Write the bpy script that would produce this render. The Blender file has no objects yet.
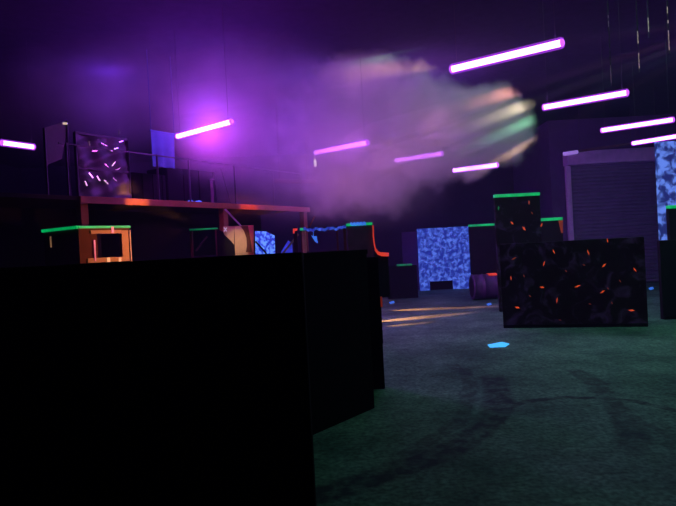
import bpy, bmesh, math, random
from mathutils import Vector, Matrix, Euler

random.seed(7)
SC = bpy.context.scene
COL = SC.collection
W, H = 676.0, 506.0
FPX = 585.0
EYE = 1.6

# ------------------------------------------------------------------ camera
cam_d = bpy.data.cameras.new('camera')
cam = bpy.data.objects.new('camera', cam_d)
COL.objects.link(cam)
cam_d.sensor_fit = 'HORIZONTAL'
cam_d.sensor_width = 36.0
cam_d.lens = 36.0 * FPX / W
cam_d.clip_start = 0.05
cam_d.clip_end = 200
CAMLOC = Vector((0, 0, EYE))
CAMROT = Matrix.Rotation(math.radians(90 - 0.45), 3, 'X') @ Matrix.Rotation(math.radians(-3.0), 3, 'Z')
cam.location = CAMLOC
cam.rotation_euler = CAMROT.to_euler()
SC.camera = cam


def ray(px, py):
    return CAMROT @ Vector(((px - W / 2) / FPX, (H / 2 - py) / FPX, -1.0))


def P(px, py, Y):
    d = ray(px, py)
    return CAMLOC + d * (Y / d.y)


def F(px, py, z=0.0):
    d = ray(px, py)
    return CAMLOC + d * ((z - EYE) / d.z)


# ------------------------------------------------------------------ materials
def new_mat(name):
    m = bpy.data.materials.new(name)
    m.use_nodes = True
    nt = m.node_tree
    bs = nt.nodes['Principled BSDF']
    return m, nt, bs


def N(nt, typ, **kw):
    n = nt.nodes.new(typ)
    for k, v in kw.items():
        setattr(n, k, v)
    return n


def mat(name, col, rough=0.7, metal=0.0, var=0.25, scale=6.0, bump=0.0, emit=None, estr=0.0, spec=0.5):
    m, nt, bs = new_mat(name)
    tc = N(nt, 'ShaderNodeTexCoord')
    nz = N(nt, 'ShaderNodeTexNoise')
    nz.inputs['Scale'].default_value = scale
    nz.inputs['Detail'].default_value = 5
    nt.links.new(tc.outputs['Object'], nz.inputs['Vector'])
    mx = N(nt, 'ShaderNodeMix', data_type='RGBA')
    mx.inputs[6].default_value = tuple(c * (1 - var) for c in col) + (1,)
    mx.inputs[7].default_value = tuple(min(1, c * (1 + var)) for c in col) + (1,)
    nt.links.new(nz.outputs['Fac'], mx.inputs[0])
    nt.links.new(mx.outputs[2], bs.inputs['Base Color'])
    bs.inputs['Roughness'].default_value = rough
    bs.inputs['Metallic'].default_value = metal
    bs.inputs['Specular IOR Level'].default_value = spec
    if bump:
        b = N(nt, 'ShaderNodeBump')
        b.inputs['Strength'].default_value = bump
        b.inputs['Distance'].default_value = 0.02
        nt.links.new(nz.outputs['Fac'], b.inputs['Height'])
        nt.links.new(b.outputs['Normal'], bs.inputs['Normal'])
    if emit:
        mr = N(nt, 'ShaderNodeMapRange')
        mr.inputs['From Min'].default_value = 0.3
        mr.inputs['From Max'].default_value = 0.7
        mr.inputs['To Min'].default_value = estr * 0.6
        mr.inputs['To Max'].default_value = estr * 1.3
        nt.links.new(nz.outputs['Fac'], mr.inputs['Value'])
        nt.links.new(mr.outputs[0], bs.inputs['Emission Strength'])
        bs.inputs['Emission Color'].default_value = tuple(emit) + (1,)
    return m


def mottled(name, dark, light, scale, base, strength, lo=0.42, hi=0.62, stretch=(1, 1, 1)):
    """UV-reactive painted cloth / board: blotches of two fluorescing colours."""
    m, nt, bs = new_mat(name)
    tc = N(nt, 'ShaderNodeTexCoord')
    mp = N(nt, 'ShaderNodeMapping')
    mp.inputs['Scale'].default_value = stretch
    nz = N(nt, 'ShaderNodeTexNoise')
    nz.inputs['Scale'].default_value = scale
    nz.inputs['Detail'].default_value = 3
    nz.inputs['Roughness'].default_value = 0.55
    nz.inputs['Distortion'].default_value = 0.6
    cr = N(nt, 'ShaderNodeValToRGB')
    cr.color_ramp.elements[0].position = lo
    cr.color_ramp.elements[0].color = tuple(dark) + (1,)
    cr.color_ramp.elements[1].position = hi
    cr.color_ramp.elements[1].color = tuple(light) + (1,)
    nt.links.new(tc.outputs['Object'], mp.inputs['Vector'])
    nt.links.new(mp.outputs[0], nz.inputs['Vector'])
    nt.links.new(nz.outputs['Fac'], cr.inputs['Fac'])
    bs.inputs['Base Color'].default_value = tuple(base) + (1,)
    bs.inputs['Roughness'].default_value = 0.9
    nt.links.new(cr.outputs[0], bs.inputs['Emission Color'])
    bs.inputs['Emission Strength'].default_value = strength
    return m


M = {}
M['black'] = mat('black painted board', (0.010, 0.008, 0.012), 0.9, bump=0.1, spec=0.1)
M['dark'] = mat('dark board', (0.022, 0.016, 0.024), 0.85, bump=0.15, spec=0.2)
M['brownboard'] = mat('brown board', (0.10, 0.035, 0.02), 0.8, bump=0.15, spec=0.2)
M['ply'] = mat('plywood', (0.52, 0.34, 0.17), 0.7, var=0.2, scale=9, bump=0.1)
M['oldwood'] = mat('old timber', (0.17, 0.05, 0.010), 0.7, var=0.45, scale=5, bump=0.2)
M['steel'] = mat('bare steel', (0.5, 0.48, 0.5), 0.35, metal=0.9, var=0.15)
M['darksteel'] = mat('dark steel', (0.08, 0.07, 0.09), 0.5, metal=0.5)
M['railblack'] = mat('black rail paint', (0.02, 0.015, 0.03), 0.6)
M['wire'] = mat('steel wire', (0.10, 0.08, 0.12), 0.6, metal=0.3)
M['cap'] = mat('lamp cap', (0.55, 0.45, 0.6), 0.4)
M['ceiling'] = mat('dark ceiling', (0.05, 0.038, 0.09), 0.9, spec=0.1)
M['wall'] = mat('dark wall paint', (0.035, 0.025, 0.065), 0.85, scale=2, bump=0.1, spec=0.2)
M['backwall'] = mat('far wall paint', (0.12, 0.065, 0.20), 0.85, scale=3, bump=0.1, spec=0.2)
M['shutter'] = mat('shutter steel', (0.22, 0.16, 0.30), 0.55, var=0.3, scale=3)
M['rail'] = mat('pale guide rail', (0.75, 0.5, 0.9), 0.5)
M['green'] = mat('green fluorescent tape', (0.05, 0.5, 0.2), 0.6, emit=(0.0, 0.56, 0.14), estr=0.55, scale=4)
M['greendim'] = mat('dim green fluorescent tape', (0.03, 0.3, 0.1), 0.6, emit=(0.0, 0.5, 0.12), estr=0.22, scale=4)
M['orange'] = mat('orange fluorescent tape', (0.6, 0.1, 0.04), 0.6, emit=(0.9, 0.06, 0.035), estr=0.6, scale=4)
M['orangedim'] = mat('dim orange tape', (0.5, 0.1, 0.04), 0.6, emit=(0.9, 0.08, 0.03), estr=0.12, scale=4)
M['fleck'] = mat('orange paint flecks', (0.6, 0.1, 0.02), 0.6, emit=(1.0, 0.10, 0.02), estr=0.5, scale=7)
M['flecklow'] = mat('faint orange paint flecks', (0.6, 0.1, 0.02), 0.6, emit=(0.8, 0.09, 0.02), estr=0.2, scale=7)
M['cyan'] = mat('cyan fluorescent card', (0.2, 0.6, 0.8), 0.6, emit=(0.04, 0.5, 1.0), estr=1.0, scale=8)
M['bluescrap'] = mat('blue fluorescent scrap', (0.1, 0.25, 0.8), 0.7, emit=(0.05, 0.22, 1.0), estr=0.7, scale=8)
M['bluedim'] = mat('dim blue scrap', (0.1, 0.2, 0.8), 0.7, emit=(0.03, 0.07, 0.6), estr=0.35, scale=8)
M['bluewall'] = mottled('blue mottled board', (0.012, 0.03, 0.33), (0.11, 0.22, 1.0), 7.5, (0.05, 0.08, 0.3), 0.75, 0.44, 0.64)
M['bluepanel'] = mottled('bright blue mottled board', (0.01, 0.03, 0.5), (0.16, 0.38, 1.25), 15.0, (0.05, 0.1, 0.4), 0.9, 0.45, 0.58)
M['bluebanner'] = mottled('blue camouflage sheet', (0.012, 0.018, 0.14), (0.14, 0.27, 1.0), 4.6, (0.05, 0.08, 0.3), 0.85, 0.44, 0.60)
M['bluecloth'] = mat('blue cloth', (0.045, 0.06, 0.20), 0.9, var=0.3, scale=5, bump=0.3, emit=(0.04, 0.05, 0.4), estr=0.2)
M['bluerope'] = mottled('blue fluorescent netting', (0.01, 0.02, 0.35), (0.08, 0.2, 1.0), 14, (0.05, 0.08, 0.3), 0.7)
M['drum'] = mat('purple drum paint', (0.12, 0.05, 0.18), 0.45, var=0.3)
M['rubber'] = mat('dark drum lid', (0.03, 0.02, 0.04), 0.7)
M['foil'] = mat('silver foil strip', (0.9, 0.8, 0.7), 0.25, metal=0.9, emit=(0.9, 0.55, 0.5), estr=0.10)  # glints on the plastic sheet, put into emission
M['chainglint'] = mat('glinting chain', (0.7, 0.6, 0.6), 0.3, metal=0.9, var=0.5, scale=9, emit=(0.8, 0.5, 0.5), estr=0.35)  # chain highlights put into emission
M['chainfaint'] = mat('faint chain', (0.3, 0.2, 0.3), 0.4, metal=0.9, emit=(0.4, 0.2, 0.4), estr=0.12)  # weaker chain highlights, also emission
M['tagwhite'] = mat('fluorescent white tag', (0.9, 0.9, 0.9), 0.5, emit=(1.0, 0.85, 0.85), estr=1.6)
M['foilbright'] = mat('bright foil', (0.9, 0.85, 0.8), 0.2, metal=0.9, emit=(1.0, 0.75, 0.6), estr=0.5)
M['white'] = mat('white paint mark', (0.9, 0.9, 0.85), 0.6, emit=(0.9, 0.85, 0.7), estr=0.22)
M['sheet'] = mat('dusty plastic sheet', (0.022, 0.014, 0.026), 0.55, var=0.3, scale=10, bump=0.25)
M['mauve'] = mat('dusty mauve board', (0.16, 0.07, 0.12), 0.8, var=0.5, scale=5)


def tube_mat(name, col, strength):
    m, nt, bs = new_mat(name)
    bs.inputs['Base Color'].default_value = (0.3, 0.1, 0.4, 1)
    tc = N(nt, 'ShaderNodeTexCoord')
    nz = N(nt, 'ShaderNodeTexNoise')
    nz.inputs['Scale'].default_value = 3
    mr = N(nt, 'ShaderNodeMapRange')
    mr.inputs['To Min'].default_value = strength * 0.9
    mr.inputs['To Max'].default_value = strength * 1.1
    nt.links.new(tc.outputs['Object'], nz.inputs['Vector'])
    nt.links.new(nz.outputs['Fac'], mr.inputs['Value'])
    nt.links.new(mr.outputs[0], bs.inputs['Emission Strength'])
    bs.inputs['Emission Color'].default_value = tuple(col) + (1,)
    return m


M['tube'] = tube_mat('glowing blacklight tube', (0.56, 0.17, 1.0), 13)
M['tubefar'] = tube_mat('glowing blacklight tube in smoke', (0.70, 0.15, 1.0), 5)


def bloom_mat():  # emissive shell that paints the bloom around each tube
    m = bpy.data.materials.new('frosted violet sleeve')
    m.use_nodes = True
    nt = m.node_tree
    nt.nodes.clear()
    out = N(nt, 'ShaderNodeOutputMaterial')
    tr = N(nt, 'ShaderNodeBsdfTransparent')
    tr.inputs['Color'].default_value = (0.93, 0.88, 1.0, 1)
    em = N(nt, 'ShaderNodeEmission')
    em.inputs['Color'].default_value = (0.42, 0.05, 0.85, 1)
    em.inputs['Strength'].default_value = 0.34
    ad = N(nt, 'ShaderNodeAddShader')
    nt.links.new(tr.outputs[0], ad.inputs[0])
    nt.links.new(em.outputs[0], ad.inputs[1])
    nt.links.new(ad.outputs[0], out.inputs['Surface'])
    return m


M['sleeve'] = bloom_mat()
M['capglow'] = tube_mat('glowing tube end', (0.6, 0.12, 1.0), 1.2)
M['tubedim'] = tube_mat('barely glowing tube', (0.45, 0.25, 1.0), 0.55)


# ---------------------------------------------------------------- lava board
def lava_mat():
    m, nt, bs = new_mat('black board with violet smears')
    tc = N(nt, 'ShaderNodeTexCoord')
    nz = N(nt, 'ShaderNodeTexNoise')
    nz.inputs['Scale'].default_value = 3.2
    nz.inputs['Detail'].default_value = 6
    nz.inputs['Distortion'].default_value = 1.5
    cr = N(nt, 'ShaderNodeValToRGB')
    cr.color_ramp.elements[0].position = 0.52
    cr.color_ramp.elements[0].color = (0.006, 0.004, 0.006, 1)
    cr.color_ramp.elements[1].position = 0.72
    cr.color_ramp.elements[1].color = (0.045, 0.028, 0.085, 1)
    nt.links.new(tc.outputs['Object'], nz.inputs['Vector'])
    nt.links.new(nz.outputs['Fac'], cr.inputs['Fac'])
    nt.links.new(cr.outputs[0], bs.inputs['Base Color'])
    nt.links.new(cr.outputs[0], bs.inputs['Emission Color'])
    bs.inputs['Emission Strength'].default_value = 0.12
    bs.inputs['Roughness'].default_value = 0.8
    bs.inputs['Specular IOR Level'].default_value = 0.15
    return m


M['lava'] = lava_mat()


# ---------------------------------------------------------------- floor
def floor_mat():
    m, nt, bs = new_mat('worn painted concrete')
    L = nt.links.new
    tc = N(nt, 'ShaderNodeTexCoord')
    n1 = N(nt, 'ShaderNodeTexNoise')
    n1.inputs['Scale'].default_value = 0.9
    n1.inputs['Detail'].default_value = 8
    n1.inputs['Roughness'].default_value = 0.65
    L(tc.outputs['Object'], n1.inputs['Vector'])
    n2 = N(nt, 'ShaderNodeTexNoise')
    n2.inputs['Scale'].default_value = 9
    n2.inputs['Detail'].default_value = 6
    L(tc.outputs['Object'], n2.inputs['Vector'])
    cr = N(nt, 'ShaderNodeValToRGB')
    cr.color_ramp.elements[0].position = 0.36
    cr.color_ramp.elements[0].color = (0.06, 0.15, 0.12, 1)
    cr.color_ramp.elements[1].position = 0.68
    cr.color_ramp.elements[1].color = (0.24, 0.46, 0.33, 1)
    L(n1.outputs['Fac'], cr.inputs['Fac'])
    mul = N(nt, 'ShaderNodeMix', data_type='RGBA', blend_type='MULTIPLY')
    mul.inputs[0].default_value = 1.0
    cr2 = N(nt, 'ShaderNodeValToRGB')
    cr2.color_ramp.elements[0].position = 0.3
    cr2.color_ramp.elements[0].color = (0.6, 0.6, 0.62, 1)
    cr2.color_ramp.elements[1].position = 0.62
    cr2.color_ramp.elements[1].color = (1, 1, 1, 1)
    L(n2.outputs['Fac'], cr2.inputs['Fac'])
    L(cr.outputs[0], mul.inputs[6])
    L(cr2.outputs[0], mul.inputs[7])
    n5 = N(nt, 'ShaderNodeTexNoise')
    n5.inputs['Scale'].default_value = 26
    n5.inputs['Detail'].default_value = 3
    L(tc.outputs['Object'], n5.inputs['Vector'])
    cr5 = N(nt, 'ShaderNodeValToRGB')
    cr5.color_ramp.elements[0].position = 0.35
    cr5.color_ramp.elements[0].color = (0.5, 0.55, 0.55, 1)
    cr5.color_ramp.elements[1].position = 0.65
    cr5.color_ramp.elements[1].color = (1.25, 1.3, 1.2, 1)
    L(n5.outputs['Fac'], cr5.inputs['Fac'])
    mul5 = N(nt, 'ShaderNodeMix', data_type='RGBA', blend_type='MULTIPLY')
    mul5.inputs[0].default_value = 1.0
    L(mul.outputs[2], mul5.inputs[6])
    L(cr5.outputs[0], mul5.inputs[7])
    mul = mul5
    sep = N(nt, 'ShaderNodeSeparateXYZ')
    # wobble
    vadd = N(nt, 'ShaderNodeVectorMath', operation='MULTIPLY_ADD')
    vadd.inputs[1].default_value = (0.35, 0.35, 0)
    L(n1.outputs['Color'], vadd.inputs[0])
    L(tc.outputs['Object'], vadd.inputs[2])
    L(vadd.outputs[0], sep.inputs[0])

    def mth(op, a, b=None, clamp=False):
        n = N(nt, 'ShaderNodeMath', operation=op)
        n.use_clamp = clamp
        for i, v in enumerate((a, b)):
            if v is None:
                continue
            if isinstance(v, (int, float)):
                n.inputs[i].default_value = v
            else:
                L(v, n.inputs[i])
        return n.outputs[0]

    # tread breakup
    nt3 = N(nt, 'ShaderNodeTexNoise')
    nt3.inputs['Scale'].default_value = 7
    nt3.inputs['Detail'].default_value = 4
    L(tc.outputs['Object'], nt3.inputs['Vector'])
    brk = N(nt, 'ShaderNodeMapRange')
    brk.inputs['From Min'].default_value = 0.42
    brk.inputs['From Max'].default_value = 0.58
    L(nt3.outputs['Fac'], brk.inputs['Value'])
    dark = None
    # skid arcs on the concrete: circle through three points of the floor, half-width, x/y limits, strength
    for (pa, pb, pc, hw, st, ylim) in SKIDS:
        A, B, C = F(*pa), F(*pb), F(*pc)
        ax, ay, bx, by, cx, cy = A.x, A.y, B.x, B.y, C.x, C.y
        d = 2 * (ax * (by - cy) + bx * (cy - ay) + cx * (ay - by))
        ux = ((ax**2 + ay**2) * (by - cy) + (bx**2 + by**2) * (cy - ay) + (cx**2 + cy**2) * (ay - by)) / d
        uy = ((ax**2 + ay**2) * (cx - bx) + (bx**2 + by**2) * (ax - cx) + (cx**2 + cy**2) * (bx - ax)) / d
        R = math.hypot(ax - ux, ay - uy)
        mid = Vector((bx, by))
        span = max((Vector((ax, ay)) - mid).length, (Vector((cx, cy)) - mid).length) * 1.08
        # offsets for the wobble's mean
        ux += 0.175; uy += 0.175
        dx = mth('SUBTRACT', sep.outputs[0], ux)
        dy = mth('SUBTRACT', sep.outputs[1], uy)
        r = mth('SQRT', mth('ADD', mth('MULTIPLY', dx, dx), mth('MULTIPLY', dy, dy)))
        e = mth('ABSOLUTE', mth('SUBTRACT', r, R))
        band = mth('SUBTRACT', 1.0, mth('DIVIDE', e, hw), True)
        band = mth('MULTIPLY', band, 2.5, True)
        mx_ = mth('SUBTRACT', sep.outputs[0], mid.x + 0.175)
        my_ = mth('SUBTRACT', sep.outputs[1], mid.y + 0.175)
        dm = mth('SQRT', mth('ADD', mth('MULTIPLY', mx_, mx_), mth('MULTIPLY', my_, my_)))
        lim = mth('MULTIPLY', mth('SUBTRACT', span, dm), 4.0, True)
        v = mth('MULTIPLY', mth('MULTIPLY', band, lim), st)
        dark = v if dark is None else mth('MAXIMUM', dark, v)
    dark = mth('MULTIPLY', dark, mth('ADD', mth('MULTIPLY', brk.outputs[0], 0.6), 0.4))
    fin = N(nt, 'ShaderNodeMix', data_type='RGBA')
    L(dark, fin.inputs[0])
    L(mul.outputs[2], fin.inputs[6])
    fin.inputs[7].default_value = (0.02, 0.02, 0.04, 1)
    L(fin.outputs[2], bs.inputs['Base Color'])
    bs.inputs['Roughness'].default_value = 0.75
    bs.inputs['Specular IOR Level'].default_value = 0.3
    b = N(nt, 'ShaderNodeBump')
    b.inputs['Strength'].default_value = 0.25
    b.inputs['Distance'].default_value = 0.02
    L(n2.outputs['Fac'], b.inputs['Height'])
    L(b.outputs['Normal'], bs.inputs['Normal'])
    return m


SKIDS = [
    ((488, 378), (452, 448), (322, 494), 0.17, 0.9, 0),
    ((452, 366), (470, 400), (400, 458), 0.10, 0.6, 0),
    ((505, 428), (565, 397), (676, 410), 0.06, 0.85, 0),
    ((572, 368), (612, 400), (634, 448), 0.13, 0.7, 0),
    ((590, 385), (640, 420), (676, 440), 0.05, 0.45, 0),
]
M['floor'] = floor_mat()


# ------------------------------------------------------------------ mesh helpers
class MB:
    def __init__(self):
        self.bm = bmesh.new()

    def box(self, c, s, rz=0.0, bevel=0.0, mi=0, rot=None):
        r = bmesh.ops.create_cube(self.bm, size=1.0)
        vs = r['verts']
        R = rot if rot is not None else Matrix.Rotation(rz, 3, 'Z')
        for v in vs:
            v.co = R @ Vector((v.co.x * s[0], v.co.y * s[1], v.co.z * s[2])) + Vector(c)
        fs = list({f for v in vs for f in v.link_faces})
        for f in fs:
            f.material_index = mi
        if bevel:
            es = list({e for v in vs for e in v.link_edges})
            bmesh.ops.bevel(self.bm, geom=es, offset=bevel, segments=2, affect='EDGES', profile=0.5)
        return self

    def span(self, x0, x1, y0, y1, z0, z1, bevel=0.0, mi=0):
        return self.box(((x0 + x1) / 2, (y0 + y1) / 2, (z0 + z1) / 2), (abs(x1 - x0), abs(y1 - y0), abs(z1 - z0)), 0, bevel, mi)

    def bar(self, a, b, w, h=None, bevel=0.0, mi=0):
        """rectangular bar from a to b; h is the vertical-ish size"""
        a, b = Vector(a), Vector(b)
        d = b - a
        x = d.normalized()
        up = Vector((0, 0, 1)) if abs(x.z) < 0.95 else Vector((0, 1, 0))
        y = up.cross(x).normalized()
        z = x.cross(y)
        R = Matrix((x, y, z)).transposed()
        return self.box((a + b) / 2, (d.length, w, h or w), bevel=bevel, mi=mi, rot=R)

    def tube(self, a, b, r, seg=14, r2=None, mi=0):
        a, b = Vector(a), Vector(b)
        d = b - a
        q = d.to_track_quat('Z', 'Y').to_matrix()
        res = bmesh.ops.create_cone(self.bm, cap_ends=True, segments=seg, radius1=r, radius2=r if r2 is None else r2, depth=d.length)
        for v in res['verts']:
            v.co = q @ v.co + (a + b) / 2
        for f in {f for v in res['verts'] for f in v.link_faces}:
            f.material_index = mi
            f.smooth = len(f.verts) == 4
        return self

    def lathe(self, a, b, prof, seg=28, mi=0):
        """prof: list of (t 0..1 along a-b, radius)"""
        a, b = Vector(a), Vector(b)
        d = b - a
        q = d.to_track_quat('Z', 'Y').to_matrix()
        rings = []
        for t, r in prof:
            rings.append([self.bm.verts.new(q @ Vector((r * math.cos(2 * math.pi * k / seg), r * math.sin(2 * math.pi * k / seg), 0)) + a + d * t) for k in range(seg)])
        for r0, r1 in zip(rings, rings[1:]):
            for k in range(seg):
                f = self.bm.faces.new((r0[k], r0[(k + 1) % seg], r1[(k + 1) % seg], r1[k]))
                f.smooth = True
                f.material_index = mi
        self.bm.faces.new(rings[0][::-1]).material_index = mi
        self.bm.faces.new(rings[-1]).material_index = mi
        return self

    def prism(self, pts, ext, mi=0):
        """closed outline of 3-D points, extruded by vector ext"""
        ext = Vector(ext)
        a = [self.bm.verts.new(Vector(p)) for p in pts]
        b = [self.bm.verts.new(Vector(p) + ext) for p in pts]
        n = len(a)
        fs = [self.bm.faces.new(a), self.bm.faces.new(b[::-1])]
        for i in range(n):
            fs.append(self.bm.faces.new((a[i], b[i], b[(i + 1) % n], a[(i + 1) % n])))
        for f in fs:
            f.material_index = mi
        return self

    def path(self, pts, r, seg=8):
        pts = [Vector(p) for p in pts]
        for a, b in zip(pts, pts[1:]):
            self.tube(a, b, r, seg)
        return self

    def grid(self, o, u, v, nu, nv, fn, mi=0):
        o, u, v = Vector(o), Vector(u), Vector(v)
        vs = [[self.bm.verts.new(o + u * (i / nu) + v * (j / nv) + fn(i / nu, j / nv)) for i in range(nu + 1)] for j in range(nv + 1)]
        for j in range(nv):
            for i in range(nu):
                f = self.bm.faces.new((vs[j][i], vs[j][i + 1], vs[j + 1][i + 1], vs[j + 1][i]))
                f.smooth = True
                f.material_index = mi
        return self

    def build(self, name, mats, parent=None, base=None):
        bm = self.bm
        bmesh.ops.recalc_face_normals(bm, faces=bm.faces[:])
        if parent is not None:
            off = WORLD[parent.name]
        elif base is not None:
            off = Vector(base)
        else:
            xs = [v.co for v in bm.verts]
            off = Vector(((min(c.x for c in xs) + max(c.x for c in xs)) / 2,
                          (min(c.y for c in xs) + max(c.y for c in xs)) / 2, min(c.z for c in xs)))
        for v in bm.verts:
            v.co -= off
        me = bpy.data.meshes.new(name)
        bm.to_mesh(me)
        bm.free()
        for m in (mats if isinstance(mats, (list, tuple)) else [mats]):
            me.materials.append(m)
        o = bpy.data.objects.new(name, me)
        COL.objects.link(o)
        WORLD[o.name] = off
        if parent is not None:
            o.parent = parent
        else:
            o.location = off
        return o


WORLD = {}


def tag(o, label=None, cat=None, group=None, kind=None):
    if label: o['label'] = label
    if cat: o['category'] = cat
    if group: o['group'] = group
    if kind: o['kind'] = kind
    return o


def thing(name, loc, label, cat, group=None):
    o = bpy.data.objects.new(name, None)
    COL.objects.link(o)
    o.location = Vector(loc)
    o.empty_display_size = 0.2
    WORLD[o.name] = Vector(loc)
    return tag(o, label, cat, group)


def struct(name, mb, m, parent=None, **k):
    o = mb.build(name, m, parent, **k)
    if parent is None:
        o['kind'] = 'structure'
    return o


# ------------------------------------------------------------------ room shell
XL, XR, YF, YB, ZC = -12.0, 13.0, -2.5, 22.5, 5.3
struct('floor', MB().span(XL, XR, YF, YB, -0.2, 0), M['floor'], base=(0, 0, 0))
struct('ceiling', MB().span(XL, XR, YF, YB, ZC, ZC + 0.2), M['ceiling'])
struct('wall_left', MB().span(XL - 0.2, XL, YF, YB, -0.2, ZC + 0.2), M['wall'])
struct('wall_right', MB().span(XR, XR + 0.2, YF, YB, -0.2, ZC + 0.2), M['wall'])
struct('wall_front', MB().span(XL, XR, YF - 0.2, YF, -0.2, ZC + 0.2), M['wall'])
struct('wall_back', MB().span(XL, XR, YB, YB + 0.2, -0.2, ZC + 0.2), M['wall'])
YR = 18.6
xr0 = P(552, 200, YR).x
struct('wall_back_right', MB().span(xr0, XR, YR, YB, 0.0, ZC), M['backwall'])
# ceiling joists: dark ribs across the hall
for i, y in enumerate((3.0, 7.0, 11.0, 15.0, 19.0)):
    pass

# roller shutter in the far right wall
dl, dr = P(572, 200, YR - 0.1).x, P(668, 200, YR - 0.1).x
dz = P(612, 160, YR - 0.1).z
mb = MB()
n = 34
for k in range(n):
    z0 = 0.02 + (dz - 0.1) * k / n
    z1 = 0.02 + (dz - 0.1) * (k + 1) / n
    mb.prism([(dl, YR - 0.06, z0), (dl, YR - 0.09, z0 + 0.02), (dl, YR - 0.09, z1 - 0.03), (dl, YR - 0.06, z1)], (dr - dl, 0, 0))
door = struct('door_1', mb, M['shutter'], base=((dl + dr) / 2, YR - 0.05, 0))
MB().span(dl - 0.16, dl, YR - 0.14, YR, 0.0, dz - 0.12, 0.02).build('guide_rail', M['rail'], door)
MB().span(dr, dr + 0.16, YR - 0.14, YR, 0.0, dz - 0.12, 0.02).build('guide_rail', M['rail'], door)
MB().span(dl - 0.2, dr + 0.2, YR - 0.42, YR, dz - 0.12, dz + 0.3, 0.03).build('shutter_housing', M['rail'], door)


# ------------------------------------------------------------------ blacklight tubes
def blacklight(a_px, b_px, z, label, wires=((0.06, None), (0.94, None)), m='tube', rad=0.042):
    a, b = F(a_px[0], a_px[1], z), F(b_px[0], b_px[1], z)
    mid = (a + b) / 2
    t = thing('blacklight_tube', mid, label, 'lamp', 'hanging blacklight tubes')
    d = (b - a).normalized()
    L = (b - a).length
    print('TUBE', [round(v, 2) for v in a], [round(v, 2) for v in b], round(L, 2))
    MB().tube(a + d * 0.02, b - d * 0.02, rad * .8, 18).build('tube', M[m], t)
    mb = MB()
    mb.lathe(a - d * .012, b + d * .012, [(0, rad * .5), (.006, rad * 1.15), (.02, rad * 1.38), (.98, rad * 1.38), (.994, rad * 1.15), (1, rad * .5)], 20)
    mb.build('diffuser_sleeve', M['sleeve'], t)  # added shell, the halo is in its emission
    for e, s in ((a, 1), (b, -1)):
        MB().lathe(e - d * 0.012 * s, e + d * 0.02 * s, [(0, rad * .45), (0.3, rad * .85), (0.9, rad * 1.03), (1, rad * 1.0)], 16).build('end_cap', M['capglow'], t)
    for w, _ in wires:
        p = a + (b - a) * w
        mb = MB().tube(p + Vector((0, 0, rad * 0.9)), Vector((p.x, p.y, ZC - 0.004)), 0.0022, 6)
        mb.box(p + Vector((0, 0, rad * 1.05)), (0.02, 0.02, 0.02), 0, 0.004)
        mb.build('suspension_wire', M['wire'], t)
    return t


ZT = 3.55
blacklight((451, 69.5), (563, 42.5), ZT, 'longest brightest violet blacklight tube hanging nearest the camera, above the smoke edge')
blacklight((543, 107.5), (628, 92.5), ZT, 'violet blacklight tube hanging second in the right-hand row, over the green-topped tall barricade')
blacklight((601, 130.5), (674, 119.5), ZT, 'violet blacklight tube hanging above the roller shutter, third in the right-hand row')
blacklight((632, 143.5), (706, 131.5), ZT, 'violet blacklight tube cut by the right frame edge, above the blue camouflage sheet')
blacklight((453, 170.5), (498, 164.8), ZT, 'short-looking violet blacklight tube below the ragged right end of the smoke', rad=0.062)
blacklight((395, 160.5), (443, 153.5), ZT, 'hazy violet blacklight tube inside the middle of the smoke cloud', m='tubefar', rad=0.055)
blacklight((315, 152.5), (368, 142.5), ZT, 'hazy magenta blacklight tube in the smoke with a white tag hanging near its left end', m='tubefar', rad=0.05)
blacklight((177, 136.5), (232, 121.5), ZT, 'white-hot blacklight tube with a magenta halo above the mezzanine')
blacklight((1, 142.5), (34, 147), ZT, 'violet blacklight tube at the left frame edge, sloping down to the right')

# unlit batten over the roller shutter
a, b = P(563, 153.5, 17.2), P(648, 141, 17.2)
t = thing('batten_lamp', (a + b) / 2, 'barely lit lamp batten with a pale violet end above the roller shutter', 'lamp')
d = (b - a).normalized()
MB().bar(a + d * 0.05, b, 0.09, 0.07, 0.015).build('batten', M['mauve'], t)
MB().tube(a - Vector((0, 0.03, 0.02)), a + d * 0.42 - Vector((0, 0.03, 0.02)), 0.055, 14).build('glowing_end', M['tubedim'], t)
for w in (0.2, 0.8):
    p = a + (b - a) * w
    MB().tube(p + Vector((0, 0, .03)), Vector((p.x, p.y, ZC)), 0.005, 6).build('suspension_wire', M['wire'], t)

# small white tag hanging under the hazy tube
p = P(315, 160, 11.3)
mb = MB().box(p - Vector((0, 0, 0.06)), (0.045, 0.012, 0.13), 0.2, 0.004)
mb.tube(p, (p.x, p.y, 3.5), 0.003, 6)
tag(mb.build('hanging_tag', M['tagwhite']), 'small white tag hanging on a cord below a hazy tube', 'tag')

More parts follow.
